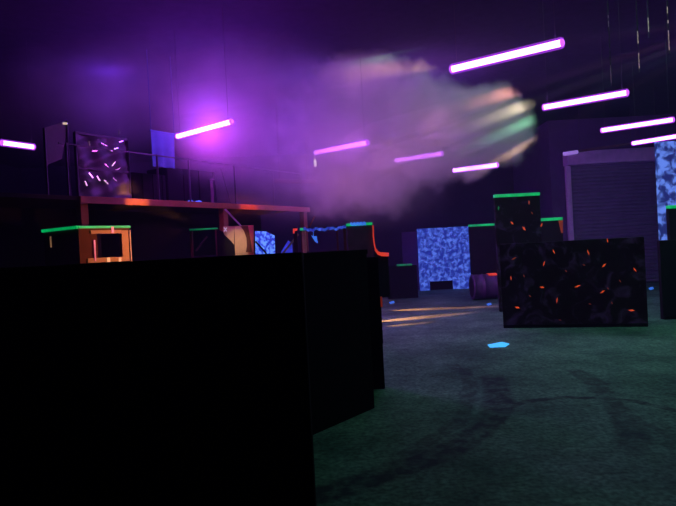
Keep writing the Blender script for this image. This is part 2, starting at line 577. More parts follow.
# chains hanging from the ceiling, top right; glints painted as emissive links
for (px, py1, Y, glints, lab) in ((639.5, 72, 7.5, ((30, 36), (37, 43), (52, 69)), 'left of the longer glinting chains hanging at the top right of the hall'),
                                  (669.5, 54, 7.0, ((8, 13), (20, 23), (30, 50)), 'brightest glinting chain hanging by the top right frame edge'),
                                  (649, 38, 8.2, ((18, 32),), 'short glinting chain hanging between two longer chains'),
                                  (611.5, 86, 8.0, ((14, 18), (22, 26), (66, 84)), 'faint long chain hanging near the right end of the second tube')):
    a = P(px, py1, Y)
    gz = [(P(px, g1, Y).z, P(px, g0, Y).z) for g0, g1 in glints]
    mb = MB()
    z = a.z
    k = 0
    while z < ZC - 0.05:
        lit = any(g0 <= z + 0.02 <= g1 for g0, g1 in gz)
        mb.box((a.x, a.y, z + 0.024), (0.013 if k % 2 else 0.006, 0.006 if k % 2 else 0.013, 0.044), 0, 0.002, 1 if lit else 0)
        z += 0.04
        k += 1
    mb.box((a.x, a.y, ZC - 0.024), (0.04, 0.04, 0.04))
    tag(mb.build('hanging_chain', [M['railblack'], M['chainglint'] if px > 615 else M['chainfaint']]), lab, 'chain', 'chains hanging at the top right')

# ------------------------------------------------------------------ foreground black walls
t = thing('barricade', (-2.0, 2.7, 0), 'black plywood wall panel filling the lower left foreground', 'barricade')
x1 = P(313.5, 470, 2.65).x
MB().span(-4.2, x1, 2.65, 2.75, 0.0, 1.55, 0.008).build('wall_panel', M['black'], t)
MB().span(-4.2, x1, 2.62, 2.78, 1.55, 1.592, 0.006).build('top_rail', M['black'], t)

A, B = F(313, 435), F(374.5, 408)
dirn = (B - A).normalized()
A2 = A - dirn * 1.7
nrm = Vector((-dirn.y, dirn.x, 0))
t = thing('barricade', (A + B) / 2, 'black wall panel receding at an angle just behind the foreground panel', 'barricade')
for nm, z0, z1, e in (('wall_panel', 0, 1.53, 0.0), ('top_rail', 1.53, 1.575, 0.02)):
    MB().prism([A2 + Vector((0, 0, z0)), B + dirn * e + Vector((0, 0, z0)), B + dirn * e + nrm * 0.12 + Vector((0, 0, z0)), A2 + nrm * 0.12 + Vector((0, 0, z0))], (0, 0, z1 - z0)).build(nm, M['black'], t)

yb = 6.55
x1 = P(382, 330, yb).x
t = thing('barricade', (x1 - 1, yb, 0), 'black wall panel farthest of the foreground walls, standing by the orange light streaks', 'barricade')
ztop = P(376, 257, yb).z
MB().span(x1 - 2.6, x1, yb, yb + 0.12, 0, ztop, 0.008).build('wall_panel', M['black'], t)
p0, p1 = P(383, 297, yb - 0.02), P(383, 307, yb - 0.02)
MB().span(x1 - 0.0, x1 + 0.02, yb - 0.01, yb + 0.04, p1.z, p0.z).build('edge_tape', M['orangedim'], t)['label'] = 'short dull orange edge tape'

# ------------------------------------------------------------------ mezzanine
ZM = 2.6
mA, mB = F(66, 195.5, ZM), F(308, 207.5, ZM)
mdir = (mB - mA).normalized()
mn = Vector((-mdir.y, mdir.x, 0))
if mn.y < 0: mn = -mn
t = thing('mezzanine_platform', (mA.x, mA.y, 0), 'raised timber platform with a worn orange edge beam on the left of the hall', 'platform')
up = Vector((0, 0, 1))
L = (mB - mA).length
mA0 = mA - mdir * 3.2
MB().prism([mA0 + up * -0.06, mB + up * -0.06, mB + mn * 3.6 + up * -0.06, mA0 + mn * 3.6 + up * -0.06], (0, 0, 0.06)).build('deck', M['black'], t)
MB().bar(mA0 + mn * 1.5 + up * (-.06 - ZM / 2 + .03), mB + mn * 1.5 + up * (-.06 - ZM / 2 + .03), 0.05, ZM - .06).build('back_partition', M['black'], t)  # black backdrop added to keep the space under the deck dark
mb = MB().bar(mA + mdir * .2 - mn * 0.03 - up * 0.055, mB - mn * 0.03 - up * 0.055, 0.05, 0.11, 0.006)
mb.build('edge_beam', M['oldwood'], t)
for px in (84, 225, 305):
    # where the column of pixels crosses the beam line
    best = min((i / 400 for i in range(401)), key=lambda s: abs((lambda q: (q.x / q.y) - (ray(px, 206).x / ray(px, 206).y))(mA + (mB - mA) * s)))
    q = mA + (mB - mA) * best + mn * 0.06
    MB().box((q.x, q.y, (ZM - 0.06) / 2), (0.13, 0.13, ZM - 0.06), math.atan2(mdir.y, mdir.x), 0.008).build('support_post', M['oldwood' if px == 225 else 'brownboard'], t)
    if px == 225:
        MB().bar(q + Vector((0.06, -0.1, -0.12)), P(243, 228, q.y - 0.1), 0.03, 0.03).build('brace', M['steel'], t)
# guard rail along the deck
for (h, m) in ((0.80, 'railblack'),):
    MB().bar(mA + up * h + mn * .12, mA + mdir * (L * .99) + up * h + mn * .12, 0.022, 0.022).build('guard_rail', M[m], t)
for s in (0.02, 0.30, 0.42, 0.62, 0.82, 0.985):
    q = mA + mdir * L * s + mn * .12
    MB().bar(q, q + up * 0.82, 0.028, 0.028).build('rail_post', M['railblack'], t)


def mez(px, py, back=0.3):
    """point of the sight line on the vertical plane 'back' behind the beam"""
    d = ray(px, py)
    o = mA + mn * back
    s = (o - CAMLOC).dot(mn) / d.dot(mn)
    return CAMLOC + d * s


def quad_panel(px0, py0, px1, py1, back, th, zmin=None):
    a, b = mez(px0, py1, back), mez(px1, py1, back)
    z1 = mez(px0, py0, back).z
    z0 = a.z if zmin is None else zmin
    return a, b, z0, z1


# plastic sheet panel, its glitter painted as small emissive slivers
a, b, z0, z1 = quad_panel(78, 133, 130, 193, 0.45, 0.03, ZM)
t = thing('sheet_panel', ((a.x + b.x) / 2, (a.y + b.y) / 2, ZM), 'framed plastic sheet glittering with foil strips on the mezzanine', 'panel')
u = Vector((b.x - a.x, b.y - a.y, 0))
rng = random.Random(3)
MB().grid((a.x, a.y, z0), u, (0, 0, z1 - z0), 24, 24, lambda i, j: mn * (0.02 * math.sin(17 * i + 5 * j) + 0.015 * math.sin(23 * j - 9 * i))).build('sheet', M['sheet'], t)
ud = u.normalized()
a0, b0 = Vector((a.x, a.y, z0)), Vector((a.x, a.y, z0)) + u
mb = MB()
for p, q in ((a0, b0), (a0 + up * (z1 - z0), b0 + up * (z1 - z0)), (a0, a0 + up * (z1 - z0)), (b0, b0 + up * (z1 - z0)), (a0 + up * (z1 - z0) * .48, b0 + up * (z1 - z0) * .48)):
    mb.bar(p, q, 0.04, 0.04)
mb.build('frame', M['railblack'], t)
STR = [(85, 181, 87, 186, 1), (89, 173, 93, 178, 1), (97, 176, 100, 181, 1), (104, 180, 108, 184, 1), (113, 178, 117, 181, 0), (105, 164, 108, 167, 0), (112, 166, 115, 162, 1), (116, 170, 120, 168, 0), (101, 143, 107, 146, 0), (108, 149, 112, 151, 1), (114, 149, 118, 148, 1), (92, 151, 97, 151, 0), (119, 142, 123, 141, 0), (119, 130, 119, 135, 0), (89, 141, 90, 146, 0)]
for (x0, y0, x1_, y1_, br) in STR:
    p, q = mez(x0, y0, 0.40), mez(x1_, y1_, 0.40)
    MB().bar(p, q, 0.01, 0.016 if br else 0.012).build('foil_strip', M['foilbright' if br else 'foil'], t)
# clear sheet further left
a, b, z0, z1 = quad_panel(45, 122, 66, 196, 0.5, 0.03, None)
base = mez(66, 196, .5)
p0, p1 = mez(44, 128, .5), mez(66, 121, .5)
t = thing('sheet_panel', (p0.x, p0.y, ZM), 'dim clear plastic sheet with one bright glint left of the glittering panel', 'panel')
q0, q1 = mez(45, 165, .5), mez(62, 158, .5)
mb = MB()
mb.prism([p0, q0, q1, mez(65, 140, .5), p1], mn * 0.01)
mb.build('sheet', M['sheet'], t)
mb = MB().bar(mez(66.5, 121, .5), Vector((p1.x, p1.y, ZM)), 0.03, 0.03).bar(mez(44, 128, .5), Vector((p0.x, p0.y, ZM)), 0.03, 0.03)
mb.bar(q0, q1, 0.02, 0.02)
mb.build('frame', M['railblack'], t)
MB().box(mez(65, 123.5, .45), (0.07, 0.02, 0.035), 0.3, 0.008).build('glint_clip', M['foilbright'], t)  # emissive box painting the glint on the sheet

# blue cloth hanging on the rail
a, b = mez(153, 166, 0.25), mez(176, 166, 0.25)
ztop = mez(165, 133, 0.25).z
u = Vector((b.x - a.x, b.y - a.y, 0))
mb = MB().grid((a.x, a.y, a.z), u, (0, 0, ztop - a.z), 20, 16, lambda i, j: mn * (0.03 * math.sin(14 * i) * (1.1 - j)))
mb.grid((a.x, a.y, a.z) , u, (0, 0, ztop - a.z), 20, 16, lambda i, j: mn * (0.012 + 0.03 * math.sin(14 * i) * (1.1 - j)))
mb.bar(Vector((a.x, a.y, ztop)) - u * .05, Vector((a.x, a.y, ztop)) + u * 1.05, 0.03, 0.03)
mb.tube(Vector((a.x, a.y, ztop)), Vector((a.x, a.y, ZC)), 0.006, 6).tube(Vector((a.x, a.y, ztop)) + u, Vector((a.x, a.y, ZC)) + u, 0.006, 6)
tag(mb.build('hanging_cloth', M['bluecloth']), 'pale blue cloth hanging above the mezzanine left of the white-hot tube', 'cloth')

# dark crates on the mezzanine
for (x0, x1_, yt, lab) in ((133, 165, 171, 'dark crate on the mezzanine beside the glittering panel'), (168, 216, 166, 'wide dark crate on the mezzanine below the white-hot tube')):
    a, b = mez(x0, 195, 0.9), mez(x1_, 195, 0.9)
    zt = mez(x0, yt, 0.9).z
    u = Vector((b.x - a.x, b.y - a.y, 0))
    c = (a + b) / 2 + mn * 0.3
    t = thing('crate', (c.x, c.y, ZM), lab, 'crate')
    rz = math.atan2(u.y, u.x)
    MB().box((c.x, c.y, (ZM + zt) / 2), (u.length, 0.6, zt - ZM - 0.04), rz, 0.01).build('crate_body', M['black'], t)
    mb = MB()
    for s in (-.47, -.16, .16, .47):
        mb.box(Vector((c.x, c.y, (ZM + zt) / 2)) + u * s - mn * 0.31, (0.07, 0.02, zt - ZM - 0.06), rz, 0.004)
    mb.build('slats', M['black'], t)
# blue glowing scraps in front of it
for (px, w, lab) in ((191, 5, 'left of two small blue glowing scraps lying on the mezzanine edge'), (198.5, 7, 'right, wider of two small blue glowing scraps on the mezzanine edge')):
    p, q = mez(px - w / 2, 195.5, 0.18), mez(px + w / 2, 195.5, 0.18)
    hgt = 0.055
    p.z = q.z = ZM
    u = q - p
    mb = MB().prism([p, q, q - u * .1 + up * hgt * .7, p + u * .6 + up * hgt, p + u * .2 + up * hgt * .6], mn * 0.08)
    tag(mb.build('fluorescent_scrap', M['bluescrap']), lab, 'scrap')
# leaning pole
p, q = mez(231, 206, 0.1), mez(221, 168, 0.2)
p.z = ZM
tag(MB().tube(p, q, 0.008, 8).build('leaning_rod', M['darksteel']), 'thin pale rod leaning on the mezzanine rail above the orange post', 'rod')
p, q = mez(212, 201, 0.2), mez(212, 181, 0.2)
p.z = ZM
mb = MB().box((p + q) / 2, (0.06, 0.06, q.z - ZM), 0.3, 0.008).box(q + up * 0.02, (0.09, 0.09, 0.03), 0.3, 0.008)
tag(mb.build('short_post', M['mauve']), 'short pale post standing at the mezzanine edge right of the blue scraps', 'post')
# second far beam seen through the smoke
a, b = P(272, 181, 14.5), P(316, 182, 14.5)
tag(MB().bar(a, b, 0.08, 0.10, 0.01).tube(a + Vector((.2, 0, 0)), (a.x + .2, a.y, ZC), 0.01, 6).tube(b - Vector((.2, 0, 0)), (b.x - .2, b.y, ZC), 0.01, 6).build('hanging_beam', M['brownboard']), 'faint reddish beam hanging in the smoke above the right end of the mezzanine', 'beam')

# ------------------------------------------------------------------ lookout box with square window
c0 = P(80, 260, 8.0); c0.z = 0
c1 = P(131, 260, 8.55); c1.z = 0
c2 = P(45, 260, 8.5); c2.z = 0
bu = c1 - c0
bud = bu.normalized()
bn = Vector((bud.y, -bud.x, 0))                      # towards the camera


def PB(px, py, off=0.0):
    d = ray(px, py)
    o_ = c0 + bn * off
    return CAMLOC + d * ((o_ - CAMLOC).dot(bn) / d.dot(bn))


zt = PB(80, 227.2).z
def ub(px): return (PB(px, 245) - c0).dot(bud)
ua, ub_, ul = ub(97.5), ub(121.5), bu.length
wz0, wz1 = PB(110, 257.3).z, PB(110, 233.6).z
t = thing('lookout_box', (c0 + c1) / 2 - bn * .4, 'plywood lookout booth with a square window and a green glowing top edge', 'booth')


def slab(mb, u0, u1, z0, z1, off, th, bevel=0.0):
    a_, b_ = c0 + bud * u0 + bn * (off + th / 2), c0 + bud * u1 + bn * (off + th / 2)
    zz = Vector((0, 0, (z0 + z1) / 2))
    return mb.bar(a_ + zz, b_ + zz, th, z1 - z0, bevel)


mb = MB()
slab(mb, 0, ua, 0, zt, -.05, .05)
slab(mb, ub_, ul, 0, zt, -.05, .05)
slab(mb, ua, ub_, 0, wz0, -.05, .05)
slab(mb, ua, ub_, wz1, zt, -.05, .05)
mb.build('front_panel', M['brownboard'], t)
mb = MB()
slab(mb, ub_, ul - .03, wz0 - .065, zt - .05, 0, .022, .004)
slab(mb, .10, ub_, wz0 - .065, wz0, 0, .022, .004)
slab(mb, .16, ub_, wz1, wz1 + .05, 0, .022, .004)
mb.build('window_frame', M['ply'], t)
sd = c2 - c0
sn = Vector((sd.y, -sd.x, 0)).normalized()
if sn.y < 0: sn = -sn
MB().prism([c0, c2, c2 + sn * .05, c0 + sn * .05], (0, 0, zt)).build('side_panel', M['brownboard'], t)
MB().prism([c0 - bn * .9 + bud * .05, c1 - bn * .9, c1 - bn * .95, c0 - bn * .95 + bud * .05], (0, 0, zt)).build('back_panel', M['black'], t)
MB().bar(c0 + up * zt, c1 + up * zt + bud * .01, 0.05, 0.034, 0.006).build('edge_tape', M['green'], t)
MB().bar(c0 + up * zt, c2 + up * zt, 0.05, 0.032, 0.006).build('edge_tape', M['green'], t)
# pale emissive strips on the frame
for (px, py0, py1, m, w) in ((112.5, 226.8, 233, 'pinkstrip', 0.035), (94.5, 240, 261, 'pinkstrip', 0.018), (108.5, 257.6, 262, 'palestrip', 0.045), (120, 257.6, 262, 'palestrip', 0.035), (130, 230, 262, 'palestripdim', 0.012)):
    if m not in M:
        M[m] = mat(m, (0.8, 0.5, 0.4), 0.5, emit={'pinkstrip': (0.9, 0.12, 0.35), 'palestrip': (1.0, 0.55, 0.25), 'palestripdim': (0.6, 0.3, 0.15)}[m], estr={'pinkstrip': 0.5, 'palestrip': 0.6, 'palestripdim': 0.3}[m])
    p, q = PB(px, py0, .03), PB(px, py1, .03)
    u_ = (p - c0).dot(bud)
    slab(MB(), u_ - w / 2, u_ + w / 2, q.z, p.z, .022, .01).build('reflector_strip', M[m], t)
o_ = c0 + sd * .78 - sn * .008
MB().box((o_.x, o_.y, (P(53, 236, o_.y).z + P(53, 247.5, o_.y).z) / 2), (0.02, 0.012, 0.16), 0, 0.003).build('reflector_strip', M['palestripdim'], t)

# ------------------------------------------------------------------ plywood board with cut curve
Yp = 10.4
t = thing('plywood_board', (P(238, 252, Yp).x, Yp, 0), 'tan plywood board with a curved cut left edge and a white cross mark', 'board')
zb = 0.0
def PP(px, py): return P(px, py, Yp)
mb = MB()
mb.prism([PP(223, 226.5), PP(234, 226), PP(234, 244.5), PP(231.5, 241.5), PP(228, 238), PP(224.5, 235), PP(223, 231.5)], (0, 0.02, 0))
mb.build('left_sheet', M['ply'], t)
q0, q1 = PP(216.5, 252), PP(235, 252)
MB().prism([PP(216.5, 229), PP(222.8, 231.6), PP(224.4, 235.1), PP(228, 238.2), PP(231.4, 241.7), PP(234, 244.8), PP(235, 250), Vector((q1.x, Yp, 0)), Vector((q0.x, Yp, 0))], (0, 0.02, 0)).build('black_sheet', M['black'], t)
pts = [PP(234.3, 226), PP(248, 225.3), PP(248, 252)]
bx, bxx = PP(248.6, 254).x, PP(235.5, 254).x
mb = MB().prism(pts + [Vector((bx, Yp, 0)), Vector((bxx, Yp, 0)), PP(235, 250)], (0, 0.02, 0))
mb.build('middle_sheet', M['ply'], t)
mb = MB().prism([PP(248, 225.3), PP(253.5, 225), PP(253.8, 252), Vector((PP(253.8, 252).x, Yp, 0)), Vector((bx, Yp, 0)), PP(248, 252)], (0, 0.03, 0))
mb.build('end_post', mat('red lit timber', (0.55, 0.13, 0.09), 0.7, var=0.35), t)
# curved patch beside the post: shading on the board put in as a darker piece
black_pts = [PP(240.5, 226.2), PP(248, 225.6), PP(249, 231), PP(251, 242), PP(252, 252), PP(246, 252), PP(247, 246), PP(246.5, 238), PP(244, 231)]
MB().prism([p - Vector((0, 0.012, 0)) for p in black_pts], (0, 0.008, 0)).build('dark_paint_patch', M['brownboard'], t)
mb = MB()
for p, q in (((224.2, 227.5), (227, 231.5)), ((227, 227.5), (224.2, 231.5))):
    a, b = PP(*p) - Vector((0, .02, 0)), PP(*q) - Vector((0, .02, 0))
    mb.bar(a, b, 0.008, 0.02)
mb.build('cross_mark', M['white'], t)

# ------------------------------------------------------------------ small blue boards
Yq = 11.0
def PQ(px, py): return P(px, py, Yq)
mb = MB().prism([PQ(255, 231), PQ(266, 231.5), PQ(274.5, 235.5), PQ(275, 252), Vector((PQ(275, 252).x, Yq, 0)), Vector((PQ(255.5, 252).x, Yq, 0)), PQ(255.5, 252)], (0, 0.03, 0))
tag(mb.build('mottled_board', M['bluepanel']), 'bright blue mottled board standing right of the tan plywood board', 'board')
a, b = P(255.5, 241.5, Yq - .05), P(266, 253, Yq - .05)
tag(MB().bar(a, b + (b - a) * 4.5 * 0 + Vector((0, 0, 0)), 0.03, 0.03).bar(b, Vector((b.x + .2, b.y, 0)), 0.03, 0.03).build('leaning_stick', M['black']), 'dark stick leaning across the bright blue mottled board', 'stick')
mb = MB().prism([P(281, 252, 11.3), P(288, 240.5, 11.3), P(292, 243, 11.3), P(292.5, 252, 11.3), Vector((P(292, 252, 11.3).x, 11.3, 0)), Vector((P(281, 252, 11.3).x, 11.3, 0))], (0, 0.03, 0))
tag(mb.build('triangular_board', M['bluedim']), 'dim blue triangular board between the mottled board and the barricades', 'board')
a, b = P(298.5, 234, 10.9), P(284, 252, 10.9)
e = b + (b - a) * 2.2
s = a.z / (a.z - b.z)
e = a + (b - a) * s
tag(MB().bar(a, e, 0.035, 0.035).build('leaning_stick', mat('greenish stick', (0.22, 0.25, 0.10), 0.7)), 'olive stick leaning beside the dim blue triangular board', 'stick')

# ------------------------------------------------------------------ frame barricade with blue netting (300-346)
Yn = 10.2
def PN(px, py): return P(px, py, Yn)
zt = PN(322, 227.5).z
x0, x1 = PN(300.5, 240).x, PN(346.5, 240).x
t = thing('frame_barricade', ((x0 + x1) / 2, Yn, 0), 'open timber barricade with blue glowing netting along its top rail', 'barricade')
MB().span(x0, x1, Yn, Yn + 0.04, 0, PN(322, 251).z, 0.005).build('low_board', M['dark'], t)
MB().span(x0 + 0.03, PN(306, 240).x, Yn - 0.02, Yn + 0.06, 0, zt - .02, 0.005).build('post', M['ply'], t)
MB().span(PN(336.5, 240).x, PN(338.5, 240).x, Yn, Yn + 0.05, 0, zt - .02, 0.004).build('post', M['brownboard'], t)
MB().span(x1 - .05, x1, Yn, Yn + 0.05, 0, zt - .02, 0.004).build('post', M['brownboard'], t)
MB().span(x0, x1, Yn - .01, Yn + 0.06, zt - .05, zt, 0.004).build('top_rail', M['dark'], t)
MB().span(x0, PN(305.5, 240).x, Yn - .03, Yn + 0.0, zt - .035, zt + .01, 0.004).build('edge_tape', M['green'], t)
def net(i, j):
    return Vector((0, -0.02 * math.sin(30 * i), (0.010 * math.sin(21 * i + 1) + 0.008 * math.sin(47 * i)) - 0.045 * i * (1 - i)))
MB().grid((PN(304, 240).x, Yn - 0.045, zt - 0.045), (x1 - PN(304, 240).x, 0, 0), (0, 0, 0.05), 60, 4, net).build('netting', M['bluerope'], t)
mb = MB().prism([PN(311, 235), PN(313.5, 236.5), PN(316.5, 236), PN(318, 243.5), PN(315, 241.5)], (0, 0.012, 0))
mb.bar(PN(313.5, 236.5), Vector((PN(313.5, 236).x, Yn, zt - 0.03)), 0.008, 0.008)
mb.build('torn_rag', M['bluescrap'], t)
# red tape corner on a post left of it
p = P(295.2, 230, 10.6)
t = thing('taped_post', (p.x, p.y, 0), 'dark post with a small red tape corner left of the netted barricade', 'post')
MB().box((p.x, p.y, P(295, 227, 10.6).z / 2), (0.07, 0.06, P(295, 227, 10.6).z), 0, 0.005).build('post', M['dark'], t)
mb = MB().prism([P(293, 228.6, 10.56), P(297.4, 228.4, 10.56), P(297.2, 230.6, 10.56), P(295, 230.8, 10.56), P(294.4, 233.5, 10.56), P(293, 233.5, 10.56)], (0, 0.01, 0))
mb.build('corner_tape', M['orange'], t)
a, b = P(309, 225, 10.25), P(314.5, 216.5, 10.6)
tag(MB().tube(Vector((a.x, a.y, PN(309, 227.5).z)), b, 0.012, 8).build('leaning_rod', M['oldwood']), 'thin slanting rod rising from the netted barricade top', 'rod')

# ------------------------------------------------------------------ barricade with green top and orange outline (347-388)
Yo = 9.6
def PO(px, py): return P(px, py, Yo)
x0, x1 = PO(347.5, 240).x, PO(372.5, 240).x
zt = PO(360, 225).z
t = thing('barricade', ((x0 + x1) / 2, Yo, 0), 'mauve lit barricade with green and blue top tape and an orange curved edge', 'barricade')
MB().span(x0, x1, Yo, Yo + 0.06, 0, zt, 0.006).build('wall_panel', M['mauve'], t)
MB().span(x0 - 0.01, x1 + 0.01, Yo - 0.02, Yo + 0.07, zt - 0.01, zt + 0.035, 0.006).build('edge_tape', M['green'], t)
MB().grid((x0 + .06, Yo - 0.03, zt - 0.005), ((x1 - x0) * .62, 0, 0), (0, 0, 0.05), 30, 3, lambda i, j: Vector((0, 0, 0.012 * math.sin(30 * i)))).build('netting', M['bluescrap'], t)
# skirt piece with the curved edge
cur = [(373, 225.5), (373.3, 236), (374.2, 244), (375.5, 249.5), (378, 253), (381, 254.2), (388, 254.4)]
pts = [PO(*c) for c in cur]
xe = PO(388, 258).x
xn = PO(381, 300).x
zn = PO(388, 297).z
mb = MB().prism(pts + [Vector((xe, Yo, zn)), Vector((xn, Yo, zn)), Vector((xn, Yo, 0)), Vector((pts[0].x, Yo, 0))], (0, 0.05, 0))
mb.build('curved_wing', M['dark'], t)
mb = MB()
wid = [0.022, 0.02, 0.024, 0.032, 0.045, 0.06, 0.065]
for i in range(len(pts) - 1):
    a, b = pts[i] - Vector((0, .02, 0)), pts[i + 1] - Vector((0, .02, 0))
    mb.bar(a, b + (b - a) * 0.1, 0.02, (wid[i] + wid[i + 1]) / 2)
mb.build('edge_tape', M['orange'], t)['label'] = 'curved orange edge tape'

# dim barricade under the mezzanine
Yd = 11.6
x0, x1 = P(190, 240, Yd).x, P(218, 240, Yd).x
zt = P(200, 228.5, Yd).z
t = thing('frame_barricade', ((x0 + x1) / 2, Yd, 0), 'nearly black timber barricade under the mezzanine left of the orange post', 'barricade')
MB().span(x0, x1, Yd + .02, Yd + .06, 0, P(200, 256, Yd).z, 0.004).build('low_board', M['dark'], t)
MB().span(x0, x0 + .05, Yd, Yd + .06, 0, zt, 0.004).build('post', M['brownboard'], t)
MB().span(x1 - .05, x1, Yd, Yd + .06, 0, zt, 0.004).build('post', M['brownboard'], t)
MB().bar(P(196, 251, Yd - .02), P(207, 236.5, Yd - .02), 0.03, 0.03).build('brace', M['brownboard'], t)
MB().span(x0, x1, Yd - .01, Yd + .06, zt - .03, zt, 0.004).build('edge_tape', M['greendim'], t)['label'] = 'very faint green edge tape'

# ------------------------------------------------------------------ low dark barricade at the back centre
Yl = 17.5
x0, x1 = P(387, 270, Yl).x, P(417, 270, Yl).x
zt = P(405, 265.5, Yl).z
t = thing('barricade', ((x0 + x1) / 2, Yl, 0), 'low dark barricade with a faint green top edge left of the blue wall', 'barricade')
MB().span(x0, x1, Yl, Yl + .12, 0, zt, 0.01).build('wall_panel', M['black'], t)
MB().span(P(397, 265, Yl).x, P(412, 265, Yl).x, Yl - .03, Yl + .1, zt - .01, zt + .045, 0.01).build('edge_tape', M['greendim'], t)
# purple lit board behind it
Yv = 20.6
tag(MB().span(P(402, 240, Yv).x, P(418, 240, Yv).x, Yv, Yv + .08, 0, P(410, 232, Yv).z, 0.01).build('barricade', mat('violet board', (0.07, 0.02, 0.14), 0.8)), 'dim violet barricade standing just left of the blue mottled wall', 'barricade')

# blue mottled wall with a dark low opening
Yb = 20.0
x0, x1 = P(418.5, 255, Yb).x, P(470.0, 255, Yb).x
zt = P(443, 227.5, Yb).z
zb = 0.0
ox0, ox1 = P(430, 286, Yb).x, P(453.5, 286, Yb).x
oz = P(441, 281, Yb).z
t = thing('mottled_wall', ((x0 + x1) / 2, Yb, 0), 'glowing blue mottled wall with a low dark opening at the far end', 'wall panel')
MB().prism([(x0, Yb, 0), (x0, Yb, zt), (x1, Yb, zt), (x1, Yb, 0), (ox1, Yb, 0), (ox1, Yb, oz), (ox0, Yb, oz), (ox0, Yb, 0)], (0, 0.1, 0)).build('wall_panel', M['bluewall'], t)
MB().span(ox0 - .05, ox1 + .05, Yb + .11, Yb + .15, 0, oz + .1).build('opening_back', M['black'], t)

# dark barricade right of it
Yk = 19.0
x0, x1 = P(470.5, 255, Yk).x, P(500, 255, Yk).x
zt = P(480, 226, Yk).z
t = thing('barricade', ((x0 + x1) / 2, Yk, 0), 'dark barricade with a green top edge between the blue wall and the tall barricade', 'barricade')
MB().span(x0, x1, Yk, Yk + .12, 0, zt, 0.01).build('wall_panel', M['dark'], t)
MB().span(x0, x1, Yk - .03, Yk + .12, zt - .01, zt + .06, 0.01).build('edge_tape', M['green'], t)

# drum lying on its side
Ydr = 16.0
c0 = P(471.5, 285.5, Ydr)
r = 0.35
a = Vector((c0.x, Ydr, r)); b = Vector((c0.x + 0.92, Ydr, r))
t = thing('oil_drum', ((a.x + b.x) / 2, Ydr, 0), 'purple steel drum lying on its side in front of the tall barricade', 'drum')
MB().lathe(a, b, [(0, r * .80), (0.0, r * .93), (0.015, r * .99), (0.05, r), (0.06, r * .96), (0.31, r * .96), (0.325, r), (0.345, r), (0.36, r * .96), (0.64, r * .96), (0.655, r), (0.675, r), (0.69, r * .96), (0.94, r * .96), (0.95, r), (0.985, r * .99), (1, r * .93), (1, r * .8)], 36).build('drum_body', M['drum'], t)
MB().lathe(a - Vector((0.004, 0, 0)), a + Vector((0.02, 0, 0)), [(0, r * .78), (1, r * .8)], 30).build('lid', M['rubber'], t)
mb = MB()
xs0, xs1 = P(487, 275, Ydr).x, P(496, 275, Ydr).x
seg = 8
pts = []
for k in range(seg + 1):
    th = math.radians(72 + 50 * k / seg)
    pts.append((r * 1.012 * math.cos(th), r * 1.012 * math.sin(th)))
for (y0, z0), (y1, z1) in zip(pts, pts[1:]):
    vs = [mb.bm.verts.new((x, Ydr + y, r + z)) for x, y, z in ((xs0, y0, z0), (xs1, y0, z0), (xs1, y1, z1), (xs0, y1, z1))]
    mb.bm.faces.new(vs)
mb.build('tape_patch', M['orange'], t)['label'] = 'bright orange-red tape patch'


# ------------------------------------------------------------------ speckled barricades on the right
def flecks(mb, Yf, lst):
    for (px, py, dx, dy, w, mi) in lst:
        a, b = P(px - dx / 2, py - dy / 2, Yf), P(px + dx / 2, py + dy / 2, Yf)
        d = (b - a)
        n_ = Vector((-d.z, 0, d.x)).normalized() * w
        m_ = (a + b) / 2
        vs = [mb.bm.verts.new(v) for v in (a, m_ - n_ * .9 + d * .1, b, m_ + n_ - d * .1)]
        mb.bm.faces.new(vs).material_index = mi


Yt = 13.0
x0, x1 = P(497, 250, Yt).x, P(542.5, 250, Yt).x
zt = P(520, 196, Yt).z
t = thing('barricade', ((x0 + x1) / 2, Yt, 0), 'tall speckled black barricade with a green top edge behind the wide speckled one', 'barricade')
mb = MB().span(x0, x1, Yt, Yt + .10, 0, zt, 0.012)
flecks(mb, Yt - .004, [(512, 223, 3, 3, .022, 1), (524, 228.5, 3.5, 4, .026, 1), (541.5, 225, -1.5, 4.5, .02, 1), (529, 202.5, .5, 5, .02, 2), (498.5, 208, .3, 5, .02, 3), (532, 213, 2, 3, .012, 2)])
mb.build('wall_panel', [M['lava'], M['fleck'], M['flecklow'], M['greendim']], t)
MB().span(x0, x1, Yt - .03, Yt + .1, zt - .01, zt + .06, 0.01).build('edge_tape', M['green'], t)

Yg = 14.8
x0, x1 = P(538, 240, Yg).x, P(563.5, 240, Yg).x
zt = P(553, 220.2, Yg).z
t = thing('barricade', ((x0 + x1) / 2, Yg, 0), 'dark barricade with a green top edge and orange corner tape beside the tall speckled one', 'barricade')
MB().span(x0, x1, Yg, Yg + .10, 0, zt, 0.01).build('wall_panel', M['dark'], t)
MB().span(x0, x1, Yg - .03, Yg + .1, zt - .01, zt + .065, 0.01).build('edge_tape', M['green'], t)
pts = [P(558.5, 220.5, Yg - .02), P(563, 220.3, Yg - .02), P(563, 233, Yg - .02), P(561.5, 233, Yg - .02)]
MB().prism(pts, (0, 0.015, 0)).build('corner_tape', M['orangedim'], t)['label'] = 'dull orange corner tape'

fA, fB = F(503.5, 328), F(648.5, 326.5)
fu = fB - fA
fn_ = Vector((fu.y, -fu.x, 0)).normalized()          # towards the camera
zt = 1.525


def PF(px, py, off=0.004):
    d = ray(px, py)
    o_ = fA + fn_ * off
    return CAMLOC + d * ((o_ - CAMLOC).dot(fn_) / d.dot(fn_))


